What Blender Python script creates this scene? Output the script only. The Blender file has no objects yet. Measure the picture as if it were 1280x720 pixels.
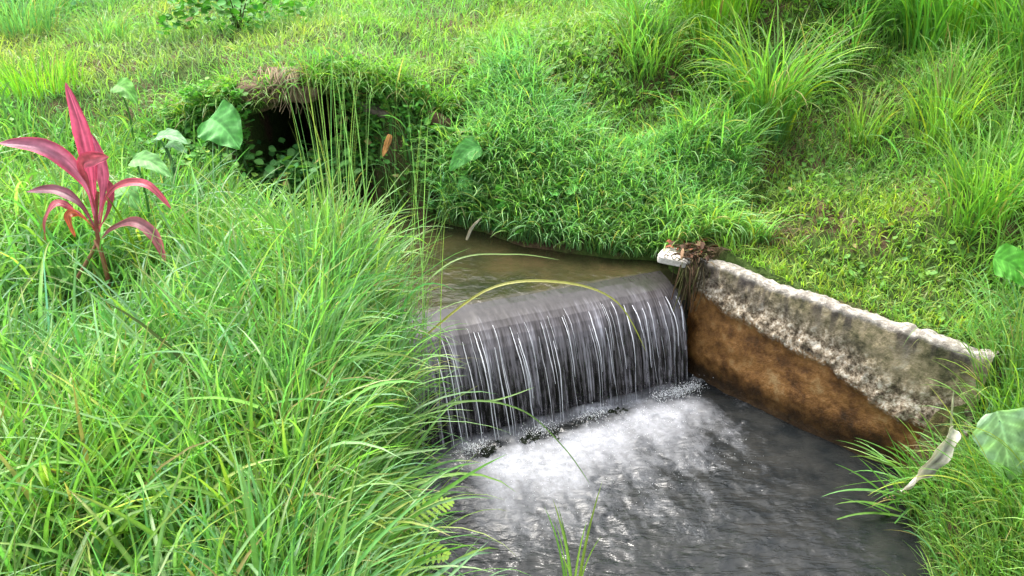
import bpy, math, random
import numpy as np
from mathutils import Vector
RS = np.random.RandomState(7)
random.seed(7)
R = math.radians
sc = bpy.context.scene
col = sc.collection

# ---------------------------------------------------------------- camera, sky, sun, exposure
CAM_H, PITCH, FPX = 1.65, R(27), 1050.0
cam_d = bpy.data.cameras.new('camera'); cam = bpy.data.objects.new('camera', cam_d); col.objects.link(cam)
cam.location = (0, 0, CAM_H); cam.rotation_euler = (R(90) - PITCH, 0, 0)
cam_d.sensor_width = 36; cam_d.lens = 36 * FPX / 1280
cam_d.clip_start = .02; cam_d.clip_end = 2000
sc.camera = cam
W = bpy.data.worlds.new('World'); sc.world = W; W.use_nodes = True
nt = W.node_tree; bg = nt.nodes['Background']
SUN_EL, SUN_AZ = R(62), R(-35)          # azimuth from +Y (away from the camera) towards +X
sky = nt.nodes.new('ShaderNodeTexSky'); sky.sky_type = 'NISHITA'; sky.sun_disc = False
sky.sun_elevation = SUN_EL; sky.sun_rotation = SUN_AZ
sky.air_density = 1.0; sky.dust_density = 5.0; sky.ozone_density = .6
hs = nt.nodes.new('ShaderNodeHueSaturation'); hs.inputs['Saturation'].default_value = .35
nt.links.new(sky.outputs[0], hs.inputs['Color']); nt.links.new(hs.outputs[0], bg.inputs[0]); bg.inputs[1].default_value = .15
sd = bpy.data.lights.new('sun', 'SUN'); sd.energy = 1.5; sd.angle = R(18); sd.color = (1, .96, .88)
so = bpy.data.objects.new('sun', sd); col.objects.link(so)
sdir = Vector((math.sin(SUN_AZ) * math.cos(SUN_EL), math.cos(SUN_AZ) * math.cos(SUN_EL), math.sin(SUN_EL)))
so.rotation_euler = sdir.to_track_quat('Z', 'Y').to_euler(); so.location = (0, 0, 30)
sc.view_settings.view_transform = 'Standard'; sc.view_settings.look = 'None'
sc.view_settings.exposure = 1.85; sc.view_settings.gamma = 1
sc.render.engine = 'CYCLES'; sc.cycles.max_bounces = 6; sc.cycles.transparent_max_bounces = 10
sc.cycles.use_denoising = True

# ---------------------------------------------------------------- numbers
Z1, Z2 = -.35, -.87                     # water above and below the weir
def at(u, v, Y):                        # a photo pixel at the depth Y -> a point
    a = (u - 640) / FPX; b = (360 - v) / FPX
    d = np.array([a, math.cos(PITCH) + b * math.sin(PITCH), -math.sin(PITCH) + b * math.cos(PITCH)])
    return d * (Y / d[1]) + np.array([0, 0, CAM_H])
def atz(u, v, z):
    a = (u - 640) / FPX; b = (360 - v) / FPX
    d = np.array([a, math.cos(PITCH) + b * math.sin(PITCH), -math.sin(PITCH) + b * math.cos(PITCH)])
    return d * ((z - CAM_H) / d[2]) + np.array([0, 0, CAM_H])
def hsh(ix, iy, s):
    n = (ix.astype(np.int64) * 374761393 + iy.astype(np.int64) * 668265263 + s * 974711) & 0xffffffff
    n = ((n ^ (n >> 13)) * 1274126177) & 0xffffffff
    return ((n ^ (n >> 16)) & 0xffff) / 65535.
def vnoise(x, y, s=0):
    x = np.asarray(x, float); y = np.asarray(y, float)
    ix = np.floor(x); iy = np.floor(y); fx = x - ix; fy = y - iy
    fx = fx * fx * fx * (fx * (fx * 6 - 15) + 10); fy = fy * fy * fy * (fy * (fy * 6 - 15) + 10)
    a = hsh(ix, iy, s); b = hsh(ix + 1, iy, s); c = hsh(ix, iy + 1, s); d = hsh(ix + 1, iy + 1, s)
    return (a * (1 - fx) + b * fx) * (1 - fy) + (c * (1 - fx) + d * fx) * fy - .5
def fbm(x, y, o=4, s=0, g=.5):
    r = 0; a = 1.
    c, q = .8, .6
    for k in range(o):
        r = r + a * vnoise(x, y, s + k * 17); a *= g
        x, y = 2.03 * (c * x - q * y) + 5.3, 2.03 * (q * x + c * y) + 1.7
    return r
def sstep(a, b, x):
    t = np.clip((x - a) / (b - a), 0, 1); return t * t * (3 - 2 * t)

POLY = np.array([(-1.74, 6.9), (-1.72, 5.4), (-1.56, 4.85), (-1.22, 4.35), (-.80, 3.9), (-.48, 3.4), (-.46, 2.6), (-.32, 1.6), (.3, 0), (1, -6),
                 (3.6, -6), (2.6, 0), (1.85, 1.6), (1.62, 2.3), (1.66, 2.80), (1.80, 3.04), (1.95, 3.06), (1.03, 3.96), (.96, 4.13),
                 (.55, 4.2), (.3, 4.28), (.02, 4.38), (-.2, 4.62), (-.5, 4.8), (-.88, 5.1), (-1.04, 5.4), (-1.02, 6.9)])
def sdist(x, y, poly=POLY):             # signed distance, negative inside the channel
    x = np.asarray(x, float); y = np.asarray(y, float)
    best = np.full(x.shape, 1e9); ins = np.zeros(x.shape, bool)
    n = len(poly)
    for i in range(n):
        ax, ay = poly[i]; bx, by = poly[(i + 1) % n]
        ex, ey = bx - ax, by - ay
        t = np.clip(((x - ax) * ex + (y - ay) * ey) / (ex * ex + ey * ey), 0, 1)
        best = np.minimum(best, np.hypot(x - ax - t * ex, y - ay - t * ey))
        c = ((ay > y) != (by > y)) & (x < ex * (y - ay) / (ey if abs(ey) > 1e-9 else 1e-9) + ax)
        ins ^= c
    return np.where(ins, -best, best)
CTRL = np.array([(-1, 1, 0), (-2, 2, 0), (-1, 2, 0), (-.8, 3, -.03), (-3, 4, .03), (-1.8, 3.2, 0), (-4, 2, .1), (-.3, -1, 0), (-3, 0, 0), 
    (-1.9, 4.6, -.04), (-1.4, 4.6, -.16), (-1.1, 4.2, -.16), (-1.75, 5.0, -.08), (-2.6, 5, .06), (-2.2, 5.6, .24), (-3.3, 5.8, .22), (-2, 6.2, .42), (-3, 7, .34), (-4.5, 7, .3), (-1.3, 5.5, .52), (-1.7, 5.5, .46), (-1.3, 6.2, .52), (-.7, 5.6, .42), (0, 5.5, .36),
    (.1, 5.9, .52), (1, 6, .6), (-4, 9, .35), (-2, 9, .42), (0, 8, .58), (3, 8, 1.2), (2, 6.5, .92), (1.2, 5.1, .16), (1.8, 4.3, .0), (2.5, 4, .2),
    (3, 5, .6), (2.6, 2.5, -.15), (2.1, 2.0, -.35), (1.9, 2.7, -.64), (2.08, 2.82, -.58), (1.95, 2.4, -.55), (2.35, 2.5, -.42), (2.2, 3.05, -.27), (3.5, 3, .25), (4, 1, .1), (3.6, 0, 0), (.5, 4.9, .05), (.3, 4.55, -.18), (1.2, 4.35, -.18), (1.35, 3.85, -.22), (1.15, 4.0, -.23), (1.75, 3.5, -.21), (2.1, 3.3, -.20),
    (-.3, 5.1, .05), (-8, 12, .4), (0, 14, .6), (8, 12, 2.4), (5, 6, 1.3), (6, 3, .8), (-8, 3, .2), (-6, -4, 0), (6, -4, .1),
    (0, 40, 1), (40, 40, 5), (-40, 40, .6), (40, 0, 3), (-40, 0, .3), (0, -40, 0), (0, 300, 2), (300, 0, 2), (-300, 0, 0), (0, -300, 0)], float)
def bank(x, y):
    x = np.asarray(x, float); y = np.asarray(y, float)
    num = 0; den = 0
    for cx, cy, cz in CTRL:
        w = 1 / ((x - cx) ** 2 + (y - cy) ** 2 + .1 + .0004 * (cx * cx + cy * cy)) ** 2
        num = num + w * cz; den = den + w
    z = num / den
    near = np.exp(-((x) ** 2 + (y - 4) ** 2) / 400)
    return z + near * (.09 * fbm(x * 1.3, y * 1.3, 3, 3) + .035 * fbm(x * 6, y * 6, 2, 9))
def ground(x, y):
    d = sdist(x, y)
    B = bank(x, y)
    up = sstep(3.62, 3.85, np.asarray(y) - .38 * np.asarray(x))
    floor = -1.12 + up * (.62)
    wid = np.where(np.asarray(y) > 5.3, .06, .26)
    wid = np.where((np.asarray(x) > .85) & (np.asarray(y) > 2.95) & (np.asarray(y) < 4.2), .10, wid)
    wid = np.where((np.asarray(x) > -.5) & (np.asarray(x) < .85) & (np.asarray(y) > 4.1) & (np.asarray(y) < 5.3), .5, wid)
    t = np.clip((d + .03) / wid, 0, 1)
    return floor + (B - floor) * (1 - (1 - t) ** 2)
def surf(x, y):                         # what grass roots in: the ground, or the earth over the culvert
    x = np.asarray(x, float); y = np.asarray(y, float)
    g = ground(x, y)
    cap = (x > -1.95) & (x < -.80) & (y > 5.30)
    return np.where(cap, bank(x, y) + .03, g)

# ---------------------------------------------------------------- helpers
def tag(o, label=None, cat=None, group=None, kind=None):
    if label: o['label'] = label
    if cat: o['category'] = cat
    if group: o['group'] = group
    if kind: o['kind'] = kind
    return o
def empty(name, loc=(0, 0, 0)):
    o = bpy.data.objects.new(name, None); o.location = loc; col.objects.link(o); return o
def fastmesh(name, V, Q, mat, parent=None, colr=None, smooth=True, attrs=None):
    """V (n,3) world positions, Q (m,4) quads."""
    m = bpy.data.meshes.new(name); V = np.asarray(V, np.float32); Q = np.asarray(Q, np.int32)
    off = np.zeros(3, np.float32)
    if parent is not None: off = np.array(parent.location, np.float32)
    m.vertices.add(len(V)); m.vertices.foreach_set('co', (V - off).ravel())
    k = Q.shape[1]
    m.loops.add(Q.size); m.loops.foreach_set('vertex_index', Q.ravel())
    m.polygons.add(len(Q)); m.polygons.foreach_set('loop_start', np.arange(0, Q.size, k, dtype=np.int32))
    m.polygons.foreach_set('loop_total', np.full(len(Q), k, np.int32))
    m.polygons.foreach_set('use_smooth', np.full(len(Q), smooth, bool))
    if colr is not None:
        a = m.attributes.new('Col', 'FLOAT_COLOR', 'POINT')
        c = np.ones((len(V), 4), np.float32); c[:, :3] = colr; a.data.foreach_set('color', c.ravel())
    for n_, v_ in (attrs or {}).items():
        a = m.attributes.new(n_, 'FLOAT', 'POINT'); a.data.foreach_set('value', np.asarray(v_, np.float32))
    m.update(calc_edges=True); m.validate()
    m.materials.append(mat)
    o = bpy.data.objects.new(name, m); col.objects.link(o)
    if parent is not None: o.parent = parent
    return o
class Ac:                               # several pieces gathered into ONE mesh
    def __init__(s): s.V = []; s.Q = []; s.C = []; s.n = 0
    def add(s, V, Q, C=None):
        V = np.asarray(V, float)
        s.V.append(V); s.Q.append(np.asarray(Q) + s.n); s.n += len(V)
        s.C.append(np.broadcast_to(np.array([.2, .2, .2]) if C is None else C, (len(V), 3)))
    def build(s, name, mat, parent=None, smooth=True):
        return fastmesh(name, np.concatenate(s.V), np.concatenate(s.Q), mat, parent, np.concatenate(s.C), smooth)

def mat(name, base=(.2, .2, .2), rough=.6, spec=.4):
    m = bpy.data.materials.new(name); m.use_nodes = True
    b = m.node_tree.nodes['Principled BSDF']
    b.inputs['Base Color'].default_value = (*base, 1); b.inputs['Roughness'].default_value = rough
    b.inputs['Specular IOR Level'].default_value = spec
    return m
class NB:
    def __init__(s, m): s.t = m.node_tree; s.b = s.t.nodes['Principled BSDF']; s.out = s.t.nodes['Material Output']
    def n(s, t, **k):
        x = s.t.nodes.new('ShaderNode' + t)
        for a, v in k.items():
            if a in x.bl_rna.properties: setattr(x, a, v)
            else: x.inputs[a].default_value = v
        return x
    def l(s, a, b): s.t.links.new(a, b)
    def noise(s, vec, scale, detail=4, rough=.55, dist=0):
        x = s.n('TexNoise', Scale=scale, Detail=detail, Roughness=rough, Distortion=dist)
        if vec is not None: s.l(vec, x.inputs['Vector'])
        return x.outputs['Fac']
    def ramp(s, fac, stops):
        x = s.n('ValToRGB'); e = x.color_ramp.elements
        while len(e) < len(stops): e.new(.5)
        for el, (p, c) in zip(e, stops): el.position = p; el.color = (*c, 1) if len(c) == 3 else c
        s.l(fac, x.inputs[0]); return x.outputs[0]
    def mix(s, f, a, b, mode='MIX'):
        x = s.n('Mix', data_type='RGBA', blend_type=mode)
        for v, i in ((f, 0), (a, 6), (b, 7)):
            if hasattr(v, 'is_output'): s.l(v, x.inputs[i])
            else: x.inputs[i].default_value = v if i == 0 else (*v, 1)
        return x.outputs[2]
    def math(s, op, a, b=0., c=None):
        x = s.n('Math', operation=op)
        for i, v in enumerate((a, b) if c is None else (a, b, c)):
            if hasattr(v, 'is_output'): s.l(v, x.inputs[i])
            else: x.inputs[i].default_value = v
        return x.outputs[0]
    def bump(s, h, dist, strength=1):
        x = s.n('Bump', Strength=strength, Distance=dist); s.l(h, x.inputs['Height']); s.l(x.outputs[0], s.b.inputs['Normal']); return x
    def attr(s, name): return s.n('Attribute', attribute_name=name)

def leafmat(name, rough=.42, trans=.4, spec=.35, tint=(.98, 1.2, .55), streak=True):
    m = mat(name, rough=rough, spec=spec); k = NB(m)
    c = k.attr('Col').outputs['Color']
    tc = k.n('TexCoord').outputs['Object']
    v = k.noise(tc, 60, 3)
    cc = k.mix(1.0, c, k.ramp(v, [(.3, (.82, .84, .8)), (.7, (1.12, 1.1, 1.1))]), 'MULTIPLY')
    k.l(cc, k.b.inputs['Base Color'])
    tr = k.n('BsdfTranslucent'); k.l(k.mix(1.0, cc, tint, 'MULTIPLY'), tr.inputs['Color'])
    ms = k.n('MixShader'); ms.inputs[0].default_value = trans
    k.l(k.b.outputs[0], ms.inputs[1]); k.l(tr.outputs[0], ms.inputs[2]); k.l(ms.outputs[0], k.out.inputs['Surface'])
    return m
M_GRASS = leafmat('grass_blade', .48, .48, .5)
M_LEAF = leafmat('broad_leaf', .55, .3, .22)
M_RED = leafmat('cordyline_leaf', .5, .35, .5, (1.2, .8, .9))
M_DRY = leafmat('dry_leaf', .75, .25, .2, (1.1, 1, .8))

# ---------------------------------------------------------------- the blade maker
def prof(kind, t):
    if kind == 'grass': return np.minimum(1, .45 + t * 3) * np.clip(1 - t, 0, 1) ** .62 + .015
    if kind == 'ovate': return np.where(t < .22, .06, np.sin(np.clip((t - .22) / .78, 0, 1) ** .72 * math.pi) ** .8 + .02)
    if kind == 'stalk': return np.where(t < .0, 1, .9 - .55 * t)
    return np.ones_like(t)
def blades(P, H, Wd, az, lean, bend, segs, C, kind='grass', fold=0., tw=None, pw=1.4, midrib=0., tip=None):
    """arching blades: all arrays of length N; returns V, Q, C"""
    P = np.asarray(P, float); N = len(P); S = segs
    D = np.stack([np.cos(az), np.sin(az), np.zeros(N)], 1); Sd = np.stack([-np.sin(az), np.cos(az), np.zeros(N)], 1); U = np.array([0, 0, 1.])
    if tw is None: tw = RS.normal(0, .5, N)
    pts = np.zeros((N, S + 1, 3)); pts[:, 0] = P
    rings = 3 if fold else 2
    V = np.zeros((N, S + 1, rings, 3)); CC = np.zeros((N, S + 1, rings, 3))
    wob = RS.normal(0, .12, (N, 3))
    for k in range(S + 1):
        t = k / S
        th = lean + bend * t ** pw
        d = np.sin(th)[:, None] * D + np.cos(th)[:, None] * U + wob[:, :1] * Sd * t
        if k < S:
            tm = (k + .5) / S; thm = lean + bend * tm ** pw
            dm = np.sin(thm)[:, None] * D + np.cos(thm)[:, None] * U + wob[:, :1] * Sd * tm * 1.5
            pts[:, k + 1] = pts[:, k] + dm * (H / S)[:, None]
        nrm = np.cos(th)[:, None] * D - np.sin(th)[:, None] * U
        ta = tw * t * 1.2 + tw * .3
        side = np.cos(ta)[:, None] * Sd + np.sin(ta)[:, None] * nrm
        nn = np.cross(side, d)
        w = (Wd * prof(kind, np.full(N, t)) * .5)[:, None]
        if kind == 'ovate' and k == S: w = w * .1
        V[:, k, 0] = pts[:, k] - side * w; V[:, k, -1] = pts[:, k] + side * w
        cc = C.copy()
        if tip is not None: cc = cc * (1 - (t ** 5) * tip[:, None] ) + np.array([.30, .24, .09]) * (t ** 5) * tip[:, None]
        CC[:, k] = cc[:, None, :]
        if fold:
            V[:, k, 1] = pts[:, k] + nn * w * fold
            CC[:, k, 1] = CC[:, k, 1] * (1 + midrib)
    base = (np.arange(N) * (S + 1) * rings)[:, None, None]
    q = []
    for k in range(S):
        for r in range(rings - 1):
            a = k * rings + r
            q.append([a, a + 1, a + rings + 1, a + rings])
    Q = (np.array(q)[None] + base).reshape(-1, 4)
    return V.reshape(-1, 3), Q, CC.reshape(-1, 3)
def gcol(n, base, var=.18, yel=.12, P=None):
    """per-blade leaf colour: base with hue and value scatter, some yellow or straw blades"""
    base = np.array(base)
    c = base * np.exp(RS.normal(0, var, (n, 1)))
    hue = RS.normal(0, .10, n)
    c = c * np.stack([np.exp(hue * 1.2), np.ones(n), np.exp(-hue)], 1)
    if P is not None:
        pn = fbm(P[:, 0] * 1.7, P[:, 1] * 1.7, 3, 41)
        c = c * np.stack([np.exp(pn * .3), np.exp(pn * .12), np.exp(-pn * .25)], 1)
    dry = RS.rand(n) < yel * .5
    c[dry] = np.array([.30, .25, .10]) * np.exp(RS.normal(0, .2, (dry.sum(), 1)))
    ye = (RS.rand(n) < yel) & ~dry
    c[ye] = c[ye] * np.array([1.7, 1.15, .8])
    return c
def scatter(n, x0, x1, y0, y1, power=1.6, keep=None, dmin=.0):
    """points over the bank, thinning with distance, kept to the part of the place the photo could see"""
    out = []
    tot = 0
    while tot < n:
        y = y0 + (y1 - y0) * RS.rand(n)
        x = x0 + (x1 - x0) * RS.rand(n)
        dist = np.hypot(np.maximum(y, .5), x)
        ok = RS.rand(n) < np.clip((2.2 / dist) ** power, 0, 1)
        ok &= np.abs(x) < .70 * y + 1.4
        x, y = x[ok], y[ok]
        d = sdist(x, y)
        cap = (y > 5.30) & (x > -1.95) & (x < -.80)
        ok = (d > dmin) | cap
        # not on the retaining wall
        sx = (x - 1.0) * .72 - (y - 3.9) * .69; sn = (x - 1.0) * .69 + (y - 3.9) * .72
        ok &= ~((sx > -.22) & (sx < 1.4) & (sn > -.2) & (sn < .16))
        if keep is not None: ok &= keep(x, y)
        x, y = x[ok], y[ok]
        out.append(np.stack([x, y], 1)); tot += len(x)
        if len(out) > 60: break
    P = np.concatenate(out)[:n]
    z = surf(P[:, 0], P[:, 1])
    P = np.c_[P, z - .01]
    wl = np.where(P[:, 1] - .38 * P[:, 0] > 3.6, Z1, Z2)
    return P[P[:, 2] > wl + .0]
def downhill(P):
    e = .12
    gx = (surf(P[:, 0] + e, P[:, 1]) - surf(P[:, 0] - e, P[:, 1])); gy = (surf(P[:, 0], P[:, 1] + e) - surf(P[:, 0], P[:, 1] - e))
    g = np.hypot(gx, gy) / (2 * e)
    return np.arctan2(-gy, -gx), np.clip(g, 0, 1.5)
def mixaz(P, strength):
    """lean direction: random, biased down the slope"""
    a, g = downhill(P); n = len(P)
    r = RS.rand(n) * 2 * math.pi
    k = (g * strength)[:, None]
    v = np.c_[np.cos(r), np.sin(r)] + k * np.c_[np.cos(a), np.sin(a)]
    return np.arctan2(v[:, 1], v[:, 0]), g

# ---------------------------------------------------------------- ground
def axis(a0, a1, step, far):
    mid = np.arange(a0, a1 + 1e-6, step); up = []; s = step; v = a1
    while v < far: s *= 1.35; v += s; up.append(v)
    dn = []; s = step; v = a0
    while v > -far: s *= 1.35; v -= s; dn.append(v)
    return np.r_[dn[::-1], mid, up]
gx = axis(-5, 6, .035, 600); gy = axis(.6, 9.5, .035, 600)
X, Y = np.meshgrid(gx, gy); nx, ny = len(gx), len(gy)
Z = ground(X, Y)
def gridq(nx, ny):
    i = np.arange(ny - 1)[:, None] * nx + np.arange(nx - 1)[None]
    return np.stack([i, i + 1, i + nx + 1, i + nx], -1).reshape(-1, 4)
M_SOIL = mat('soil', (.08, .06, .03), .9, .2); k = NB(M_SOIL)
tc = k.n('TexCoord').outputs['Object']
n1 = k.noise(tc, 3, 5); n2 = k.noise(tc, 35, 6, .7)
soil = k.ramp(n2, [(.25, (.028, .019, .010)), (.5, (.085, .055, .03)), (.75, (.17, .115, .065))])
moss = k.ramp(n2, [(.25, (.016, .034, .006)), (.55, (.05, .085, .016)), (.8, (.10, .13, .03))])
k.l(k.mix(k.ramp(n1, [(.50, (0, 0, 0)), (.62, (1, 1, 1))]), moss, soil), k.b.inputs['Base Color'])
k.bump(n2, .03, .8)
g_ = fastmesh('ground', np.stack([X, Y, Z], -1).reshape(-1, 3), gridq(nx, ny), M_SOIL)
tag(g_, kind='structure')

# earth carried over the culvert mouth
cx = np.arange(-1.98, -.74, .03); cy = np.arange(5.29, 7.2, .03)
CX, CY = np.meshgrid(cx, cy)
ed = np.minimum.reduce([CX - cx[0], cx[-1] - CX, CY - cy[0] + .05, cy[-1] - CY])
CZ = bank(CX, CY) + .03 - .25 * (1 - sstep(0, .08, ed))
top = np.stack([CX, CY, CZ], -1).reshape(-1, 3)
bot = top.copy(); bot[:, 2] = .33
nq = gridq(len(cx), len(cy)); nn_ = len(top)
edge = []
w_, h_ = len(cx), len(cy)
for i in range(w_ - 1): edge.append([i, i + 1, i + 1 + nn_, i + nn_]); j = (h_ - 1) * w_ + i; edge.append([j + 1, j, j + nn_, j + 1 + nn_])
for i in range(h_ - 1): a = i * w_; edge.append([a + w_, a, a + nn_, a + w_ + nn_]); a = i * w_ + w_ - 1; edge.append([a, a + w_, a + w_ + nn_, a + nn_])
o = fastmesh('ground_over_culvert', np.r_[top, bot], np.r_[nq, nq[:, ::-1] + nn_, np.array(edge)], M_SOIL, smooth=False)
tag(o, kind='structure')

# ---------------------------------------------------------------- concrete
def concrete(name, tints, bumpd=.01):
    m = mat(name, rough=.85, spec=.25); k = NB(m)
    tc = k.n('TexCoord').outputs['Object']
    a = k.noise(tc, 9, 7, .7); b = k.noise(tc, 70, 5, .7)
    c = k.ramp(a, tints)
    k.l(k.mix(.5, c, k.ramp(b, [(.3, (.5, .5, .5)), (.7, (1.3, 1.3, 1.3))]), 'MULTIPLY'), k.b.inputs['Base Color'])
    k.bump(k.math('ADD', a, b), bumpd)
    return m
M_CONC = concrete('old_concrete', [(.3, (.10, .075, .045)), (.5, (.26, .20, .13)), (.7, (.42, .36, .27))])
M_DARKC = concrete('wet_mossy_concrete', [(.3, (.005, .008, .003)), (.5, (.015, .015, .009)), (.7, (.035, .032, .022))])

def slabmesh(outline, z0, z1, name, m, parent=None, jit=.008, step=.03):
    """rough-edged block from a top outline (x,y,zoffset)"""
    pass

# --- weir: body under the falling water
WL, WR = np.array([-.594, 3.385]), np.array([.935, 3.975])        # crest line ends (left end runs into the bank)
wd = (WR - WL) / np.linalg.norm(WR - WL); wn = np.array([wd[1], -wd[0]])   # wn points downstream, to the camera
Lw = np.linalg.norm(WR - WL)
def wpt(s, d, z): return np.array([WL[0] + wd[0] * s + wn[0] * d, WL[1] + wd[1] * s + wn[1] * d, z])
ns = 90
pf = [(-.34, -.75), (-.34, Z1 - .12), (-.24, Z1 - .06), (-.07, Z1 - .075), (.0, Z1 - .11), (.02, Z1 - .17), (.03, Z1 - .25), (.045, Z1 - .40), (.07, Z2 - .05), (.08, Z2 - .3)]
pf2 = []
for (a, b), (c, d) in zip(pf[:-1], pf[1:]):
    for t in np.linspace(0, 1, 6)[:-1]: pf2.append((a + (c - a) * t, b + (d - b) * t))
pf2.append(pf[-1])
V = np.array([[wpt(s, d + .022 * vnoise(s * 14, i * .5, 5) + .01 * vnoise(s * 40, i * 1.4, 6), z) for (i, (d, z)) in enumerate(pf2)] for s in np.linspace(-.1, Lw, ns)]).reshape(-1, 3)
weir = empty('weir', tuple(wpt(Lw / 2, 0, -1.0)))
tag(weir, 'low dark mossy concrete weir under the waterfall across the stream', 'weir')
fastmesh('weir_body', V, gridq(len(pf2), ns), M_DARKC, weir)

# --- retaining wall
A0, A1 = np.array([1.00, 3.90]), np.array([2.35, 2.66])
WT = [(-.1, .0, -.215), (.15, .0, -.20), (.3, .005, -.195), (.6, .02, -.195), (1.0, .03, -.19), (1.35, .0, -.205), (1.9, -.02, -.30)]
def wtop(s): return np.interp(s, [p[0] for p in WT], [p[2] for p in WT])
def wline(s):                            # plan of the face at the water, gently curved
    u = (A1 - A0) / np.linalg.norm(A1 - A0)
    n = np.array([-u[1] * -1, -u[0]]) * 0
    nrm = np.array([u[1], -u[0]])        # towards the pool
    return A0[None] + s[:, None] * u + (.06 * np.sin(np.clip(s / 1.75, 0, 1) * math.pi))[:, None] * nrm
un = (A1 - A0) / np.linalg.norm(A1 - A0); wnn = np.array([un[1], -un[0]])
if wnn @ np.array([-1, -1]) < 0: wnn = -wnn
ss = np.linspace(-.10, 1.36, 200)
rows = []
face = np.linspace(0, 1, 70)
topw = .09
VV = []; band = []; hgt = []
base = wline(ss)
for j, s in enumerate(ss):
    zt = wtop(s) + .016 * vnoise(s * 9, 0, 77) + .012 * vnoise(s * 25, 0, 78) + .008 * vnoise(s * 60, 0, 79)
    zb = -1.15
    zbnd = np.interp(s, [-.2, 0, .25, .5, .8, 1.1, 1.9], [-.39, -.40, -.44, -.48, -.53, -.60, -.70]) + .05 * vnoise(s * 7, 3, 5) + .025 * vnoise(s * 22, 3, 6)
    endr = sstep(-.12, .02, s)
    for t in face:
        z = zb + (zt - .014 - zb) * t
        dd = .10 * (1 - (z - Z2) / (zt - Z2)) - .05                    # battered: the foot stands out a little
        q = z - zbnd
        crust = sstep(-.01, .02, q) * .012 + .016 * np.exp(-(q - .03) ** 2 / .0016)
        rgh = .010 * fbm(s * 22, z * 22, 4, 30, .65) * sstep(-.01, .05, q) * (.5 + 1.2 * math.exp(-(q - .05) ** 2 / .01)) + .010 * fbm(s * 5, z * 9, 3, 31)
        und = -.035 * sstep(-.70, -.86, z)
        off = dd * 1.0 + crust * .8 + rgh + und - .05 * (1 - endr)
        p = base[j] + wnn * off
        VV.append((p[0], p[1], z)); band.append(q); hgt.append(zt - z)
    for t in np.linspace(0, 1, 9):
        off = -.05 - t * topw + .012 * vnoise(s * 18, 9.0 + t, 8)
        if t < 1e-6: off = -.045
        z = zt + .006 * math.sin(t * math.pi) + .006 * vnoise(s * 40, t * 6, 12) - .02 * t
        p = base[j] + wnn * off
        VV.append((p[0], p[1], z)); band.append(1.0); hgt.append(-.02)
    p = base[j] - wnn * (.05 + topw + .01); VV.append((p[0], p[1], -.6)); band.append(1.); hgt.append(.5)
npf = len(face) + 9 + 1
wall = empty('retaining_wall', (float(A0[0]), float(A0[1]), -1.1))
tag(wall, 'weathered concrete retaining wall with orange-brown lower face beside the pool', 'retaining wall')
M_WALL = mat('stained_concrete', rough=.82, spec=.3); k = NB(M_WALL)
tc = k.n('TexCoord').outputs['Object']
bq = k.attr('band').outputs['Fac']; hq = k.attr('hgt').outputs['Fac']
nA = k.noise(tc, 5, 6, .65); nB = k.noise(tc, 28, 6, .7); nC = k.noise(tc, 75, 5, .75)
orange = k.ramp(k.math('ADD', k.math('MULTIPLY', nA, .7), k.math('MULTIPLY', nB, .3)), [(.36, (.035, .018, .007)), (.46, (.13, .058, .016)), (.55, (.27, .13, .038)), (.64, (.36, .23, .10))])
crustc = k.ramp(k.math('ADD', k.math('MULTIPLY', nB, .6), k.math('MULTIPLY', nC, .4)), [(.40, (.035, .026, .018)), (.47, (.17, .13, .085)), (.53, (.36, .30, .22)), (.62, (.72, .66, .56))])
plain = k.ramp(k.math('ADD', k.math('MULTIPLY', nA, .6), k.math('MULTIPLY', nB, .4)), [(.40, (.055, .055, .028)), (.47, (.17, .15, .08)), (.55, (.34, .28, .17)), (.66, (.48, .42, .31))])
f_cr = k.ramp(k.math('ADD', bq, k.math('MULTIPLY', nB, .10)), [(.15, (1, 1, 1)), (.28, (0, 0, 0))])
upper = k.mix(f_cr, plain, crustc)
white = k.ramp(nB, [(.33, (.16, .14, .12)), (.47, (.22, .20, .17)), (.62, (.46, .43, .38))])
f_w = k.ramp(k.math('ADD', hq, k.math('MULTIPLY', k.math('SUBTRACT', nB, .5), .05)), [(.012, (1, 1, 1)), (.03, (0, 0, 0))])
# dark streaks running down from the lip
mp = k.n('Mapping'); mp.inputs['Scale'].default_value = (9, 9, 1.2); k.l(tc, mp.inputs[0])
drip = k.ramp(k.noise(mp.outputs[0], 2.2, 4), [(.46, (0, 0, 0)), (.58, (1, 1, 1))])
dripz = k.ramp(hq, [(.02, (1, 1, 1)), (.16, (0, 0, 0))])
upper = k.mix(k.math('MULTIPLY', k.math('MULTIPLY', drip, dripz), .85), upper, (.05, .04, .045))
upper = k.mix(f_w, upper, white)
allc = k.mix(k.ramp(k.math('ADD', bq, k.math('MULTIPLY', k.math('SUBTRACT', nC, .5), .12)), [(.0, (0, 0, 0)), (.035, (1, 1, 1))]), orange, upper)
sep = k.n('SeparateXYZ'); k.l(tc, sep.inputs[0])
wet = k.ramp(k.math('ADD', sep.outputs[2], k.math('MULTIPLY', k.math('SUBTRACT', nA, .5), .22)), [(.26, (1, 1, 1)), (.36, (0, 0, 0))])
allc = k.mix(k.math('MULTIPLY', wet, .8), allc, (.022, .016, .010))
k.l(allc, k.b.inputs['Base Color'])
k.l(k.ramp(bq, [(.0, (.4, .4, .4)), (.03, (.88, .88, .88))]), k.b.inputs['Roughness'])
k.bump(k.math('ADD', nB, k.math('MULTIPLY', nC, .6)), .012, .9)
fastmesh('wall_body', VV, gridq(npf, len(ss)), M_WALL, wall, attrs={'band': band, 'hgt': hgt})

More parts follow.
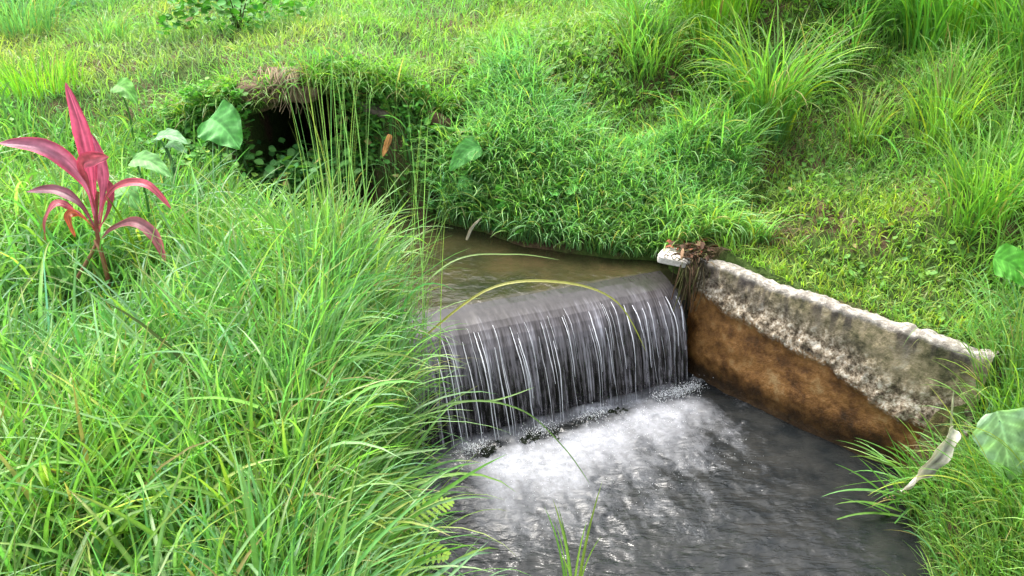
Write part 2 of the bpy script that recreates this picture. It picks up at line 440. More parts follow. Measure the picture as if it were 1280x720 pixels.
# --- rough blocks with a broken outline
def block(name, cx, cy, cz, lx, ly, lz, rot, m, parent, seed, rough=.02, tilt=0, tilty=0, ex=.28):
    n = 14
    V = []; Q = []
    def sup(a, b):                      # rounded box from a sphere
        x, y, z = math.cos(b) * math.cos(a), math.cos(b) * math.sin(a), math.sin(b)
        f = lambda q, e: math.copysign(abs(q) ** e, q)
        return np.array([f(x, ex), f(y, ex), f(z, ex * 1.25)])
    na, nb = 48, 20
    for j in range(nb + 1):
        b = -math.pi / 2 + math.pi * j / nb
        for i in range(na):
            p = sup(2 * math.pi * i / na, b)
            nz = 1 + rough * 6 * float(fbm(p[0] * 2 + seed, p[1] * 2 + p[2] * 1.7, 3, seed))
            p = p * np.array([lx, ly, lz]) / 2 * np.array([nz, nz, 1]) + rough * .3 * np.array([0, 0, float(fbm(p[0] * 4, p[1] * 4, 3, seed + 3))])
            V.append(p)
    for j in range(nb):
        for i in range(na):
            a = j * na + i; b_ = j * na + (i + 1) % na
            Q.append([a, b_, b_ + na, a + na])
    V = np.array(V)
    ct, st = math.cos(tilt), math.sin(tilt)
    V = V @ np.array([[ct, 0, st], [0, 1, 0], [-st, 0, ct]]).T
    ct, st = math.cos(tilty), math.sin(tilty)
    V = V @ np.array([[1, 0, 0], [0, ct, -st], [0, st, ct]]).T
    c, s = math.cos(rot), math.sin(rot)
    V = V @ np.array([[c, -s, 0], [s, c, 0], [0, 0, 1]]).T + np.array([cx, cy, cz])
    return fastmesh(name, V, Q, m, parent)
st = block('flat_stone', .86, 4.0, -.205, .17, .15, .045, -.5, concrete('pale_stone', [(.3, (.30, .27, .22)), (.5, (.55, .52, .46)), (.7, (.72, .70, .65))], .006), None, 4, .02)
tag(st, 'flat pale stone lying at the weir end of the retaining wall', 'stone')
M_SLAB = concrete('earthy_slab', [(.3, (.05, .032, .02)), (.5, (.14, .09, .055)), (.7, (.30, .21, .15))])
slab = block('culvert_slab', -1.50, 5.43, .345, .52, .36, .11, .05, M_SLAB, None, 9, .035, .02, .1)
tag(slab, 'brown broken concrete slab roofing the dark culvert mouth', 'culvert slab')
s2 = block('broken_slab', -.86, 5.30, .24, .24, .16, .05, -.25, concrete('grey_slab', [(.3, (.05, .04, .03)), (.5, (.13, .105, .08)), (.7, (.22, .18, .14))]), None, 12, .02, .28)
tag(s2, 'dull brown slab piece sunk in weeds just past the culvert mouth', 'slab piece')
s3 = block('earth_lump', -.46, 5.18, .18, .17, .1, .10, .3, concrete('red_clay', [(.3, (.06, .035, .02)), (.5, (.15, .085, .055)), (.7, (.27, .18, .12))]), None, 15, .07, .5, 0, .7)
tag(s3, 'reddish earthen lump poking out of the bank weeds', 'earth lump')

# ---------------------------------------------------------------- water
def watermat(name, deep, rough=.06, bump=None):
    m = mat(name, deep, rough, .5); m.node_tree.nodes['Principled BSDF'].inputs['IOR'].default_value = 1.33
    return m
# upper stream
ux = np.arange(-1.75, 1.05, .02); uy = np.arange(3.35, 6.9, .02)
UX, UY = np.meshgrid(ux, uy)
crest_d = (UX - WL[0]) * wn[0] + (UY - WL[1]) * wn[1]            # >0 is downstream of the crest
UZ = Z1 + .004 * fbm(UX * 9, UY * 14, 3, 50) + .0015 * vnoise(UX * 40, UY * 50, 52)
UZ = UZ - .05 * sstep(-.215, -.12, crest_d); keepv = crest_d < -.10
Q = gridq(len(ux), len(uy)); Q = Q[keepv.reshape(-1)[Q].all(1)]
M_UP = watermat('brown_stream_water', (.085, .075, .035), .07); k = NB(M_UP)
tc = k.n('TexCoord').outputs['Object']
v = k.noise(tc, 2.2, 5, .6)
k.l(k.ramp(v, [(.32, (.014, .017, .008)), (.5, (.030, .027, .012)), (.72, (.055, .040, .019))]), k.b.inputs['Base Color'])
k.bump(k.noise(tc, 20, 5, .6, .6), .010, .6)
o = fastmesh('stream_water', np.stack([UX, UY, UZ], -1).reshape(-1, 3), Q, M_UP); tag(o, kind='structure')

# waterfall sheet: from the slick apron over the crest to the pool
S_ = np.linspace(.0, Lw - .06, 620)
pr = [(-.20, Z1 - .003), (-.14, Z1 - .007), (-.09, Z1 - .015), (-.04, Z1 - .027), (.003, Z1 - .047), (.04, Z1 - .078), (.07, Z1 - .118), (.095, Z1 - .17), (.117, Z1 - .235), (.136, Z1 - .31), (.153, Z1 - .39), (.167, Z1 - .46), (.18, Z1 - .54)]
tt = np.linspace(0, len(pr) - 1, 130)
pd = np.interp(tt, range(len(pr)), [p[0] for p in pr]); pz = np.interp(tt, range(len(pr)), [p[1] for p in pr])
fall = sstep(4, 9, tt)
SS, TT = np.meshgrid(S_, tt, indexing='ij')
F2 = np.broadcast_to(fall, SS.shape)
wob = .016 * fbm(SS * 7, TT * .06, 3, 60) + .010 * fbm(SS * 45, TT * .09, 3, 61) * F2 + .007 * vnoise(SS * 120, TT * .3, 63) * F2 + .03 * vnoise(SS * 3.1, TT * .02, 64) * F2
D = np.broadcast_to(pd, SS.shape) * (1 + .25 * F2 * vnoise(SS * 5, TT * 0, 65)) + wob * (.25 + F2)
Zz = np.broadcast_to(pz, SS.shape) + .003 * fbm(SS * 12, TT * .3, 3, 66) * (1 - F2)
D = D + .11 * (1 - SS / Lw) * F2 * sstep(3, 13, TT)
VX = WL[0] + wd[0] * SS + wn[0] * D; VY = WL[1] + wd[1] * SS + wn[1] * D
Vw = np.stack([VX, VY, Zz], -1).reshape(-1, 3)
M_FALL = mat('falling_water', (.2, .2, .22), .20, .32); k = NB(M_FALL)
us = k.attr('s').outputs['Fac']; ut = k.attr('t').outputs['Fac']
cmb = k.n('CombineXYZ'); k.l(us, cmb.inputs[0]); k.l(k.math('MULTIPLY', ut, .0035), cmb.inputs[1])
f1 = k.noise(cmb.outputs[0], 17, 3, .6); f2 = k.noise(cmb.outputs[0], 75, 3, .6); 
cmb2 = k.n('CombineXYZ'); k.l(us, cmb2.inputs[0]); k.l(k.math('MULTIPLY', ut, .02), cmb2.inputs[1])
f3 = k.noise(cmb2.outputs[0], 60, 4, .7)
mixf = k.math('ADD', k.math('MULTIPLY', f1, .45), k.math('MULTIPLY', f2, .55))
streak = k.ramp(mixf, [(.33, (.012, .011, .011)), (.43, (.048, .043, .044)), (.50, (.092, .085, .092)), (.57, (.155, .147, .162)), (.69, (.5, .5, .56))])
apron = k.ramp(f3, [(.3, (.022, .020, .019)), (.7, (.040, .036, .036))])
k.l(k.mix(k.ramp(k.math('DIVIDE', ut, 13), [(.14, (0, 0, 0)), (.44, (1, 1, 1))]), apron, streak), k.b.inputs['Base Color'])
gap = k.math('ADD', k.math('MULTIPLY', f2, .6), k.math('MULTIPLY', f3, .4))
thr = k.math('SUBTRACT', gap, k.math('MULTIPLY', k.ramp(k.math('DIVIDE', ut, 13), [(.4, (0, 0, 0)), (1, (1, 1, 1))]), .20))
thr = k.math('ADD', thr, k.ramp(k.math('DIVIDE', ut, 13), [(.25, (.5, .5, .5)), (.5, (0, 0, 0))]))
k.l(k.ramp(thr, [(.33, (.12, .12, .12)), (.45, (1, 1, 1))]), k.b.inputs['Alpha'])
bb = k.bump(k.math('MULTIPLY', k.math('ADD', f2, f1), k.ramp(k.math('DIVIDE', ut, 13), [(.25, (0.08, .08, .08)), (.5, (1, 1, 1))])), .007, .4)
o = fastmesh('waterfall', Vw, gridq(len(tt), len(S_)), M_FALL, attrs={'s': SS.ravel(), 't': TT.ravel()})
tag(o, 'thin grey waterfall sheet sliding over the low weir', kind='structure'); wf = o
# white strands in the fall
M_STR = mat('white_strand', (.7, .71, .76), .25, .6)
def tube(P, r, sides=6):
    P = np.asarray(P, float); n = len(P); r = np.broadcast_to(np.asarray(r, float), (n,))
    T = np.gradient(P, axis=0); T /= np.linalg.norm(T, axis=1)[:, None] + 1e-9
    ref = np.array([0, 0, 1.]) if abs(T[:, 2]).mean() < .8 else np.array([1., 0, 0])
    A = np.cross(T, ref); A /= np.linalg.norm(A, axis=1)[:, None] + 1e-9; B = np.cross(T, A)
    an = np.arange(sides) * 2 * math.pi / sides
    V = P[:, None] + r[:, None, None] * (np.cos(an)[None, :, None] * A[:, None] + np.sin(an)[None, :, None] * B[:, None])
    Q = []
    for i in range(n - 1):
        for j in range(sides):
            a = i * sides + j; b = i * sides + (j + 1) % sides
            Q.append([a, b, b + sides, a + sides])
    return V.reshape(-1, 3), np.array(Q)
ac = Ac()
def strand(s, t0, t1, r, dr=.0):
    n = 22; s = min(s, Lw - .085)
    t = np.linspace(t0, t1, n)
    d = np.interp(t, range(len(pr)), [p[0] for p in pr]) + .014 + .01 * np.sin(t + s * 30); z = np.interp(t, range(len(pr)), [p[1] for p in pr])
    s_ = s + (dr + .012) * (t - t0) / (t1 - t0) + .0035 * np.array([float(vnoise(q * 1.1, s * 40, 3)) for q in t])
    d = d + .11 * (1 - s_ / Lw) * sstep(4, 9, t) * sstep(3, 13, t)
    P = np.stack([WL[0] + wd[0] * s_ + wn[0] * d, WL[1] + wd[1] * s_ + wn[1] * d, z], 1)
    rr = r * np.sin(np.linspace(.12, 1, n) * math.pi * .93) ** .6 * (.75 + .5 * RS.rand(n))
    ac.add(*tube(P, rr))
for q in range(36):
    s = .22 + (Lw - .31) * (q + 2.2 * RS.rand()) / 37.5
    t0 = RS.uniform(2.9, 6.5); strand(s, t0, t0 + RS.uniform(3, 6.8) if RS.rand() < .6 else 12, RS.choice([.0008, .0012, .0018, .0026], p=[.35, .35, .2, .1]), RS.normal(0, .006))
for s, r in ((.435, .003), (.455, .0022), (.27, .0022), (.62, .0022), (.78, .0024), (.9, .0022), (1.05, .0026), (1.25, .0024), (1.38, .002), (1.5, .0028), (1.58, .003), (1.63, .0028)):
    strand(s, 4, 12 if s < .5 else 9, r, RS.normal(0, .008))
o = ac.build('water_strands', M_STR, None); o.parent = wf; tag(o, kind='stuff')

# pool
px = np.arange(-.75, 2.15, .0085); py = np.arange(1.5, 4.05, .0085)
PX, PY = np.meshgrid(px, py)
cd = (PX - WL[0]) * wn[0] + (PY - WL[1]) * wn[1] - .13 - .10 * (1 - ((PX - WL[0]) * wd[0] + (PY - WL[1]) * wd[1]) / Lw)          # distance downstream of the foot of the fall
cs = (PX - WL[0]) * wd[0] + (PY - WL[1]) * wd[1]
warp = .18 * fbm(PX * 2.2, PY * 2.2, 3, 70)
fo = 1.0 - (cd + warp) / 1.2
fo = fo * (.5 + .5 * sstep(.22, .34, cs)) * (1 - .92 * sstep(1.25, 1.72, cs + warp * .9 - .10 * np.clip(cd, 0, 1))) * (1 - .22 * sstep(.75, 1.0, cs + warp) * (1 - np.exp(-((cd - .12) / .22) ** 2)))
foot = np.exp(-(cd - .01) ** 2 / .0020) * np.clip(.05 + 1.6 * vnoise(cs * 7, cd * 2, 90) + .5 * sstep(1.3, 1.5, cs), 0, 1) 
dark = np.exp(-((cd - .10) / .05) ** 2) * sstep(.2, .35, cs) * (.35 + .8 * (vnoise(cs * 5, cd * 5, 91) + .5)) * (1 - .6 * sstep(1.0, 1.4, cs))
foam = np.clip(fo, 0, 1) ** .8 * (.74 + .28 * np.exp(-((cs - .72) / .32) ** 2 - ((cd - .33) / .2) ** 2) + .2 * np.exp(-((cs - 1.4) / .22) ** 2 - ((cd - .2) / .14) ** 2)) - .65 * np.clip(dark, 0, 1) + .20 * fbm(cs * 9, cd * 4, 5, 72, .6) + .12 * fbm(PX * 30, PY * 38, 3, 73, .6) * sstep(1.5, .6, cd) * (cd > 0)
foam += .75 * np.exp(-((cd - .92) / .2) ** 2 - ((cs - .95) / .22) ** 2) * (vnoise(PX * 8, PY * 6, 93) + .25)
foam += .7 * np.clip(foot, 0, 1)
foam = np.clip(foam, 0, 1) * sstep(-.05, .0, cd) * (1 - .35 * sstep(.45, 1.0, cd))
amp = .006 + .020 * np.clip(fo, 0, 1)
PZ = Z2 + amp * (fbm(PX * 8, PY * 11, 5, 80, .55)) + .008 * np.clip(foam, 0, 1) * fbm(PX * 40, PY * 40, 3, 81) \
     + .0032 * vnoise(PX * 16 + PY * 7, PY * 26, 83) + .0009 * vnoise(PX * 45, PY * 60, 84) + .03 * np.clip(foot, 0, 1) * (vnoise(cs * 22, cd * 22, 85) + .5)
M_POOL = watermat('pool_water', (.05, .05, .05), .07); k = NB(M_POOL)
tc = k.n('TexCoord').outputs['Object']
fa = k.attr('foam').outputs['Fac']
mf = k.n('Mapping'); mf.inputs['Rotation'].default_value = (0, 0, -math.atan2(wn[1], wn[0])); k.l(tc, mf.inputs[0])
mf2 = k.n('Mapping'); mf2.inputs['Scale'].default_value = (.3, 1, 1); k.l(mf.outputs[0], mf2.inputs[0])
na = k.math('ADD', k.math('MULTIPLY', k.noise(mf2.outputs[0], 30, 6, .7, .5), .65), k.math('MULTIPLY', k.noise(tc, 55, 5, .7, .3), .35)); nb = k.noise(tc, 130, 4, .7); nl = k.noise(tc, 9, 4, .6)
dens = k.math('ADD', fa, k.math('MULTIPLY', k.math('SUBTRACT', k.math('ADD', k.math('MULTIPLY', na, .6), k.math('MULTIPLY', nb, .4)), .5), .85))
fr = k.ramp(dens, [(.20, (0, 0, 0)), (.55, (.22, .22, .22)), (.85, (.55, .55, .55)), (1.1, (.9, .9, .9))])
wc = k.ramp(nl, [(.35, (.009, .011, .012)), (.65, (.022, .023, .022))])
k.l(k.mix(fr, wc, (.50, .515, .56)), k.b.inputs['Base Color'])
k.l(k.ramp(fr, [(0, (.08, .08, .08)), (.35, (.7, .7, .7))]), k.b.inputs['Roughness'])
mpw = k.n('Mapping'); mpw.inputs['Rotation'].default_value = (0, 0, -.5); mpw.inputs['Scale'].default_value = (7, 22, 7); k.l(tc, mpw.inputs[0])
rip = k.noise(mpw.outputs[0], 1.6, 3, .55, .6)
k.bump(k.math('ADD', k.math('MULTIPLY', rip, 1.6), k.math('MULTIPLY', na, k.math('MULTIPLY', fr, 1.4))), .009, .6)
Qp = gridq(len(px), len(py)); kp = ((cd > -.12)).reshape(-1); Qp = Qp[kp[Qp].all(1)]
o = fastmesh('pool_water', np.stack([PX, PY, PZ], -1).reshape(-1, 3), Qp, M_POOL, attrs={'foam': foam.ravel()}); tag(o, kind='structure')
# the stream running on downstream, past the camera
dx = np.array([-1.2, 4.2]); dy = np.array([-6, 1.52])
DX, DY = np.meshgrid(dx, dy)
o = fastmesh('downstream_water', np.stack([DX, DY, DX * 0 + Z2 - .012], -1).reshape(-1, 3), [[0, 1, 3, 2]], M_POOL, attrs={'foam': [0] * 4}); tag(o, kind='structure')
# spray and froth beads at the foot of the fall
M_FOAM = mat('froth', (.82, .84, .86), .35, .5)
ico = []
gr = (1 + 5 ** .5) / 2
ov = np.array([(1, 0, 0), (-1, 0, 0), (0, 1, 0), (0, -1, 0), (0, 0, 1), (0, 0, -1)], float)
oq = [[0, 2, 4, 4], [2, 1, 4, 4], [1, 3, 4, 4], [3, 0, 4, 4], [2, 0, 5, 5], [1, 2, 5, 5], [3, 1, 5, 5], [0, 3, 5, 5]]
def sphere_template(na=8, nb=5):
    V = []; Q = []
    for j in range(nb + 1):
        b = -math.pi / 2 + math.pi * j / nb
        for i in range(na): V.append((math.cos(b) * math.cos(2 * math.pi * i / na), math.cos(b) * math.sin(2 * math.pi * i / na), math.sin(b)))
    for j in range(nb):
        for i in range(na): a = j * na + i; b_ = j * na + (i + 1) % na; Q.append([a, b_, b_ + na, a + na])
    return np.array(V), np.array(Q)
sv, sq = sphere_template()
def beads(n, sfun, dfun, zfun, rfun):
    s = sfun(n); d = dfun(n); z = zfun(n, d); r = rfun(n)
    d = d + .04 + .10 * (1 - s / Lw)
    C = np.stack([WL[0] + wd[0] * s + wn[0] * d, WL[1] + wd[1] * s + wn[1] * d, z], 1)
    st = np.ones((n, 1, 3)); st[:, 0, 2] = RS.uniform(.6, 1.9, n)
    V = C[:, None] + sv[None] * r[:, None, None] * st
    Q = sq[None] + (np.arange(n) * len(sv))[:, None, None]
    return V.reshape(-1, 3), Q.reshape(-1, 4)
ac = Ac()
def clump_s(n):
    c = np.array([.3, .36, .62, .7, .93, 1.0, 1.38, 1.48, 1.55, 1.6]); w = np.array([1, .8, .5, .9, .5, .6, 1.2, 1.6, 1.3, .8]); w = w / w.sum()
    return c[RS.choice(len(c), n, p=w)] + RS.normal(0, .035, n)
ac.add(*beads(2600, clump_s, lambda n: .16 + np.abs(RS.normal(0, .03, n)), lambda n, d: Z2 + .0 + np.abs(RS.normal(0, .028, n)), lambda n: RS.uniform(.0005, .0021, n)))
ac.add(*beads(450, lambda n: RS.uniform(.25, Lw - .05, n), lambda n: .15 + np.abs(RS.normal(0, .09, n)), lambda n, d: Z2 + np.abs(RS.normal(0, .03, n)), lambda n: RS.uniform(.0004, .0014, n)))
ac.add(*beads(600, lambda n: RS.uniform(.3, 1.6, n), lambda n: .25 + RS.rand(n) ** 1.5 * .6, lambda n, d: Z2 + RS.uniform(-.002, .006, n), lambda n: RS.uniform(.0005, .0015, n)))
o = ac.build('splash_foam', M_FOAM, None); tag(o, kind='stuff')

# ---------------------------------------------------------------- grass masses
G_NEAR = (.150, .320, .082); G_MID = (.185, .37, .080); G_BLUE = (.185, .37, .135); G_YEL = (.23, .34, .06)
def mass(name, parts):
    V = []; Q = []; C = []; n = 0
    for v, q, c in parts: V.append(v); Q.append(q + n); C.append(c); n += len(v)
    o = fastmesh(name, np.concatenate(V), np.concatenate(Q), M_GRASS, None, np.concatenate(C)); tag(o, kind='stuff'); return o
U = RS.uniform
# left bank: long soft grass
isleft = lambda x, y: (x < .35) & (y < 5.35 + .0 * x) & ~((y > 4.5) & (x > -.5))
P1 = scatter(19000, -4.4, .2, .75, 5.3, 1.5, isleft)
n = len(P1); az, g = mixaz(P1, .35)
pt = .75 + .5 * (fbm(P1[:, 0] * 2.2, P1[:, 1] * 2.2, 2, 21) + .5)
farf = np.clip(1.15 - .16 * (P1[:, 1] - 2), .45, 1.1) * (1 - .55 * np.exp(-((P1[:, 0] + 1.4) / .5) ** 2 - ((P1[:, 1] - 4.75) / .5) ** 2)) * (1 - .82 * np.exp(-((P1[:, 0] + 1.62) / .28) ** 2 - ((P1[:, 1] - 2.85) / .33) ** 2))
a = blades(P1, U(.14, .48, n) * pt * farf, U(.009, .022, n), az, np.abs(RS.normal(.12, .2, n)), U(.1, 1.0, n) ** 1.6 * 2.0 + .1, 6, gcol(n, G_NEAR, .22, .05, P1), fold=.35, midrib=.12, tip=(RS.rand(n) < .12) * .8)
P2 = scatter(42000, -4.4, .2, .75, 5.3, 1.3, isleft)
n = len(P2); az, g = mixaz(P2, .5)
b = blades(P2, U(.05, .17, n), U(.004, .009, n), az, np.abs(RS.normal(.4, .35, n)), U(.2, 1.6, n), 3, gcol(n, (.11, .24, .06), .25, .10, P2))
P3 = scatter(3400, -4.0, .0, .75, 4.2, 1.6, lambda x, y: isleft(x, y) & (np.hypot(x + 1.65, y - 2.85) > .42))                 # long wide blades lying over
n = len(P3); az, g = mixaz(P3, .6)
c = blades(P3, U(.32, .66, n), U(.010, .022, n), az, U(.05, .7, n), U(.4, 2.2, n), 9, gcol(n, (1, 1, 1), .15, .04, P3) * np.where(RS.rand(n, 1) < .5, [[.15, .33, .07]], [[.19, .34, .15]]), fold=.3, midrib=.35, tip=(RS.rand(n) < .2) * .9)
mass('left_bank_grass', [a, b, c])
# bank edge, leaning over the water on the left
ed = lambda x, y: (sdist(x, y) < .34) & (x < .6) & (y < 3.75)
P4 = scatter(3400, -1.0, .5, .9, 3.9, .6, ed, -.02)
n = len(P4); az = RS.normal(.1, 1.3, n)
d_ = blades(P4, U(.2, .52, n), U(.006, .0145, n), az, np.abs(RS.normal(.15, .25, n)), U(.0, 1.9, n), 8, gcol(n, (.14, .30, .095), .2, .06, P4), fold=.35, midrib=.15, tip=(RS.rand(n) < .15) * .8)
mass('bank_edge_grass', [d_])
# stream-side mound: fine drooping bluish grass
mound = lambda x, y: (x > -.45) & (x < 1.4 + .5 * fbm(x * 3, y * 3, 2, 8)) & (y > 4.15) & (y < 5.3 - .12 * x + .9 * fbm(x * 2.5, y * 2.5, 2, 6))
P5 = scatter(14000, -.5, 1.7, 4.12, 5.8, .3, mound)
n = len(P5); az = -math.pi / 2 + RS.normal(0, .85, n)
e = blades(P5, U(.12, .38, n) * (.85 + .35 * fbm(P5[:, 0] * 3, P5[:, 1] * 3, 2, 11)), U(.006, .013, n), az, U(0, .5, n), U(.5, 2.3, n), 6, gcol(n, G_BLUE, .22, .06, P5), fold=.3, midrib=.2)
mass('streamside_grass', [e])
# right bank and slope
right = lambda x, y: ((x > 1.1) | ((y > 4.9) & (x > -.2))) & ~((np.hypot((x - 1.38) / .2, (y - 4.22) / .13) + .5 * vnoise(x * 9, y * 9, 4) < 1) & (RS.rand(len(x)) < .8))
P6 = scatter(34000, -.2, 7, 1.0, 8.2, 1.2, right)
n = len(P6); az, g = mixaz(P6, .7)
pn = fbm(P6[:, 0] * 1.1 + 4, P6[:, 1] * 1.1, 3, 23)
lush = np.clip(.45 + pn * 1.4 + .8 * (P6[:, 0] - 1.9) * (P6[:, 1] < 4), .25, 1.3)
yl = np.clip(.28 - pn * 1.5 - .3 * (P6[:, 1] < 3.6), 0, 1)[:, None]
f = blades(P6, U(.07, .36, n) * lush + .03, U(.005, .0125, n), az, np.abs(RS.normal(.3, .25, n)), U(.3, 2.0, n), 5, gcol(n, (1, 1, 1), .2, .0, P6) * (np.array(G_MID) * (1 - yl) + np.array(G_YEL) * yl), fold=.3, midrib=.15)
P7 = scatter(45000, -.2, 7, 1.0, 8.2, 1.1, right)
n = len(P7); az, g = mixaz(P7, .3)
f2_ = blades(P7, U(.03, .12, n), U(.004, .010, n), az, np.abs(RS.normal(.5, .4, n)), U(.2, 1.4, n), 3, gcol(n, (.19, .36, .075), .25, .10, P7))
P11 = scatter(9000, .5, 6.5, 4.7, 8.5, .8, lambda x, y: (fbm(x * 1.6, y * 1.6, 3, 55) > .0 + .25 * (y < 5.5)) & (x > .8))
n = len(P11); az, g = mixaz(P11, .4)
f3_ = blades(P11, U(.2, .55, n), U(.008, .017, n), az, np.abs(RS.normal(.2, .2, n)), U(.5, 2.2, n), 7, gcol(n, (.16, .34, .07), .2, .06, P11), fold=.35, midrib=.25)
mass('right_slope_grass', [f, f2_, f3_])
# near right bank: long blades by the pool
rb = lambda x, y: (x > 1.6) & (y < 3.3)
P8 = scatter(6500, 1.5, 3.4, 1.2, 3.3, .8, rb, -.01)
n = len(P8); az, g = mixaz(P8, .9)
h_ = blades(P8, U(.15, .48, n) * np.clip(.55 + (P8[:, 0] - 1.7) * .7, .5, 1.1), U(.004, .0085, n), az, np.abs(RS.normal(.25, .25, n)), U(.5, 2.1, n), 7, gcol(n, (.14, .30, .095), .2, .06, P8), fold=.35, midrib=.15, tip=(RS.rand(n) < .15) * .8)
mass('pool_bank_grass', [h_])
# cropped yellowish turf on the berm and beyond
berm = lambda x, y: (y > 5.3 - .3 * (x < -1.8)) & (x < 1.4 + .3 * (y - 5.3))
P9 = scatter(90000, -9, 3.5, 5.0, 16, 1.1, berm)
P9 = P9; n = len(P9); az, g = mixaz(P9, .5)
pn = fbm(P9[:, 0] * 1.3, P9[:, 1] * 1.3, 3, 25); yl = np.clip(.38 + pn * 1.5, 0, 1)[:, None]
fd = 1 + .12 * np.clip(P9[:, 1] - 5.5, 0, 10)
i_ = blades(P9, U(.04, .16, n) * fd, U(.005, .011, n) * fd, az, np.abs(RS.normal(.35, .35, n)), U(.2, 1.7, n), 4, gcol(n, (1, 1, 1), .22, .0, P9) * (np.array((.18, .37, .09)) * (1 - yl) + np.array((.30, .39, .11)) * yl))
mass('berm_turf_grass', [i_])
# straw and thatch among the turf
P10 = scatter(5000, -5, 6, 4.4, 9, 1.0, lambda x, y: (y > 5.0) | (x > 1.3))
n = len(P10); az = RS.rand(n) * 6.28
pt_ = np.c_[1.38 + RS.normal(0, .13, 420), 4.22 + RS.normal(0, .09, 420), np.zeros(420)]; pt_[:, 2] = surf(pt_[:, 0], pt_[:, 1])
mass('dry_thatch_grass', [blades(pt_, U(.04, .13, 420), U(.003, .007, 420), RS.rand(420) * 6.28, U(.7, 1.5, 420), U(-.2, .8, 420), 3, np.array([.22, .13, .08]) * np.exp(RS.normal(0, .35, (420, 1)))), blades(P10, U(.05, .16, n), U(.002, .005, n), az, U(.5, 1.5, n), U(-.3, 1.2, n), 3, np.array([.36, .27, .14]) * np.exp(RS.normal(0, .25, (n, 1))))])
# broad-leaved weeds
def weeds(name, P, size, hgt, colr, mt=M_LEAF):
    n = len(P); st = P.copy(); h = U(.3, 1., n) * hgt; az = RS.rand(n) * 6.28
    top = P + np.c_[np.cos(az) * h * .3, np.sin(az) * h * .3, h]
    V1, Q1, C1 = blades(P, h * 1.05, np.full(n, .0025), az, np.full(n, .15), np.full(n, .25), 3, gcol(n, np.array(colr) * .8, .15, 0), kind='stalk')
    parts = [(V1, Q1, C1)]
    for r in range(3):
        sz = U(.55, 1.2, n) * size
        V2, Q2, C2 = blades(top - np.c_[np.zeros(n), np.zeros(n), h * .22 * r], sz, sz * U(.5, .8, n), az + r * 2.2 + RS.normal(0, .4, n), U(.7, 1.3, n), U(.2, .9, n), 6, gcol(n, colr, .2, .03), kind='ovate', fold=.25, midrib=.25)
        parts.append((V2, Q2, C2))
    V = []; Q = []; C = []; m_ = 0
    for v_, q_, c_ in parts: V.append(v_); Q.append(q_ + m_); C.append(c_); m_ += len(v_)
    return fastmesh(name, np.concatenate(V), np.concatenate(Q), mt, None, np.concatenate(C))
nearmouth = lambda x, y: (x > -2.3) & (x < .1) & (y > 4.75) & (y < 5.5) & (sdist(x, y) < .8)
tag(weeds('culvert_weeds', scatter(800, -2.3, .1, 4.7, 5.35, .2, nearmouth, -.03), .05, .13, (.10, .27, .05)), kind='stuff')
tag(weeds('berm_weeds', scatter(900, -.4, 2.2, 5.35, 6.6, .5, None), .05, .08, (.12, .25, .04)), kind='stuff')
tag(weeds('slope_weeds', scatter(900, .9, 4.5, 2.6, 5.6, .8, lambda x, y: x > 1.5), .04, .07, (.11, .23, .04)), kind='stuff')
tag(weeds('left_bank_weeds', scatter(1500, -3.6, -.5, 1.4, 5.0, .9, None), .055, .16, (.13, .30, .07)), kind='stuff')
fx_ = np.r_[U(-2.05, -1.68, 330), U(-1.1, -.55, 420)]
tag(weeds('culvert_side_weeds', np.c_[fx_, np.where(fx_ < -1.5, 5.22, 5.25) + U(-.04, .03, 750) - .0 * fx_, U(-.3, .36, 750)], .055, .07, (.12, .30, .055)), kind='stuff')
sh = RS.rand(420, 2) ** np.array([.6, 1]) * np.array([.62, .45]) + np.array([-1.68, 4.95])
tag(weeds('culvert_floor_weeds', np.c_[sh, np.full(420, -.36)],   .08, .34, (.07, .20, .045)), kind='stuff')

gx_ = U(-2.15, -.35, 1500); gx_ = gx_[(np.abs(gx_ + 1.5) > .22) | (RS.rand(len(gx_)) < .25)]; n = len(gx_)
Pd = np.c_[gx_, U(5.24, 5.42, n), np.zeros(n)]; Pd[:, 2] = bank(Pd[:, 0], Pd[:, 1]) + .02 - .02 * RS.rand(n)
mass('drooping_berm_grass', [blades(Pd, U(.10, .34, n), U(.005, .011, n), -math.pi / 2 + RS.normal(0, .8, n), U(.2, 1.0, n), U(.8, 2.2, n), 7, gcol(n, (.16, .33, .06), .22, .12), fold=.3, midrib=.2)])
wl_ = scatter(260, -.45, .35, 4.5, 5.2, .2, lambda x, y: sdist(x, y) < .35, .0)
tag(weeds('stream_edge_weeds', wl_, .095, .16, (.11, .29, .06)), kind='stuff')
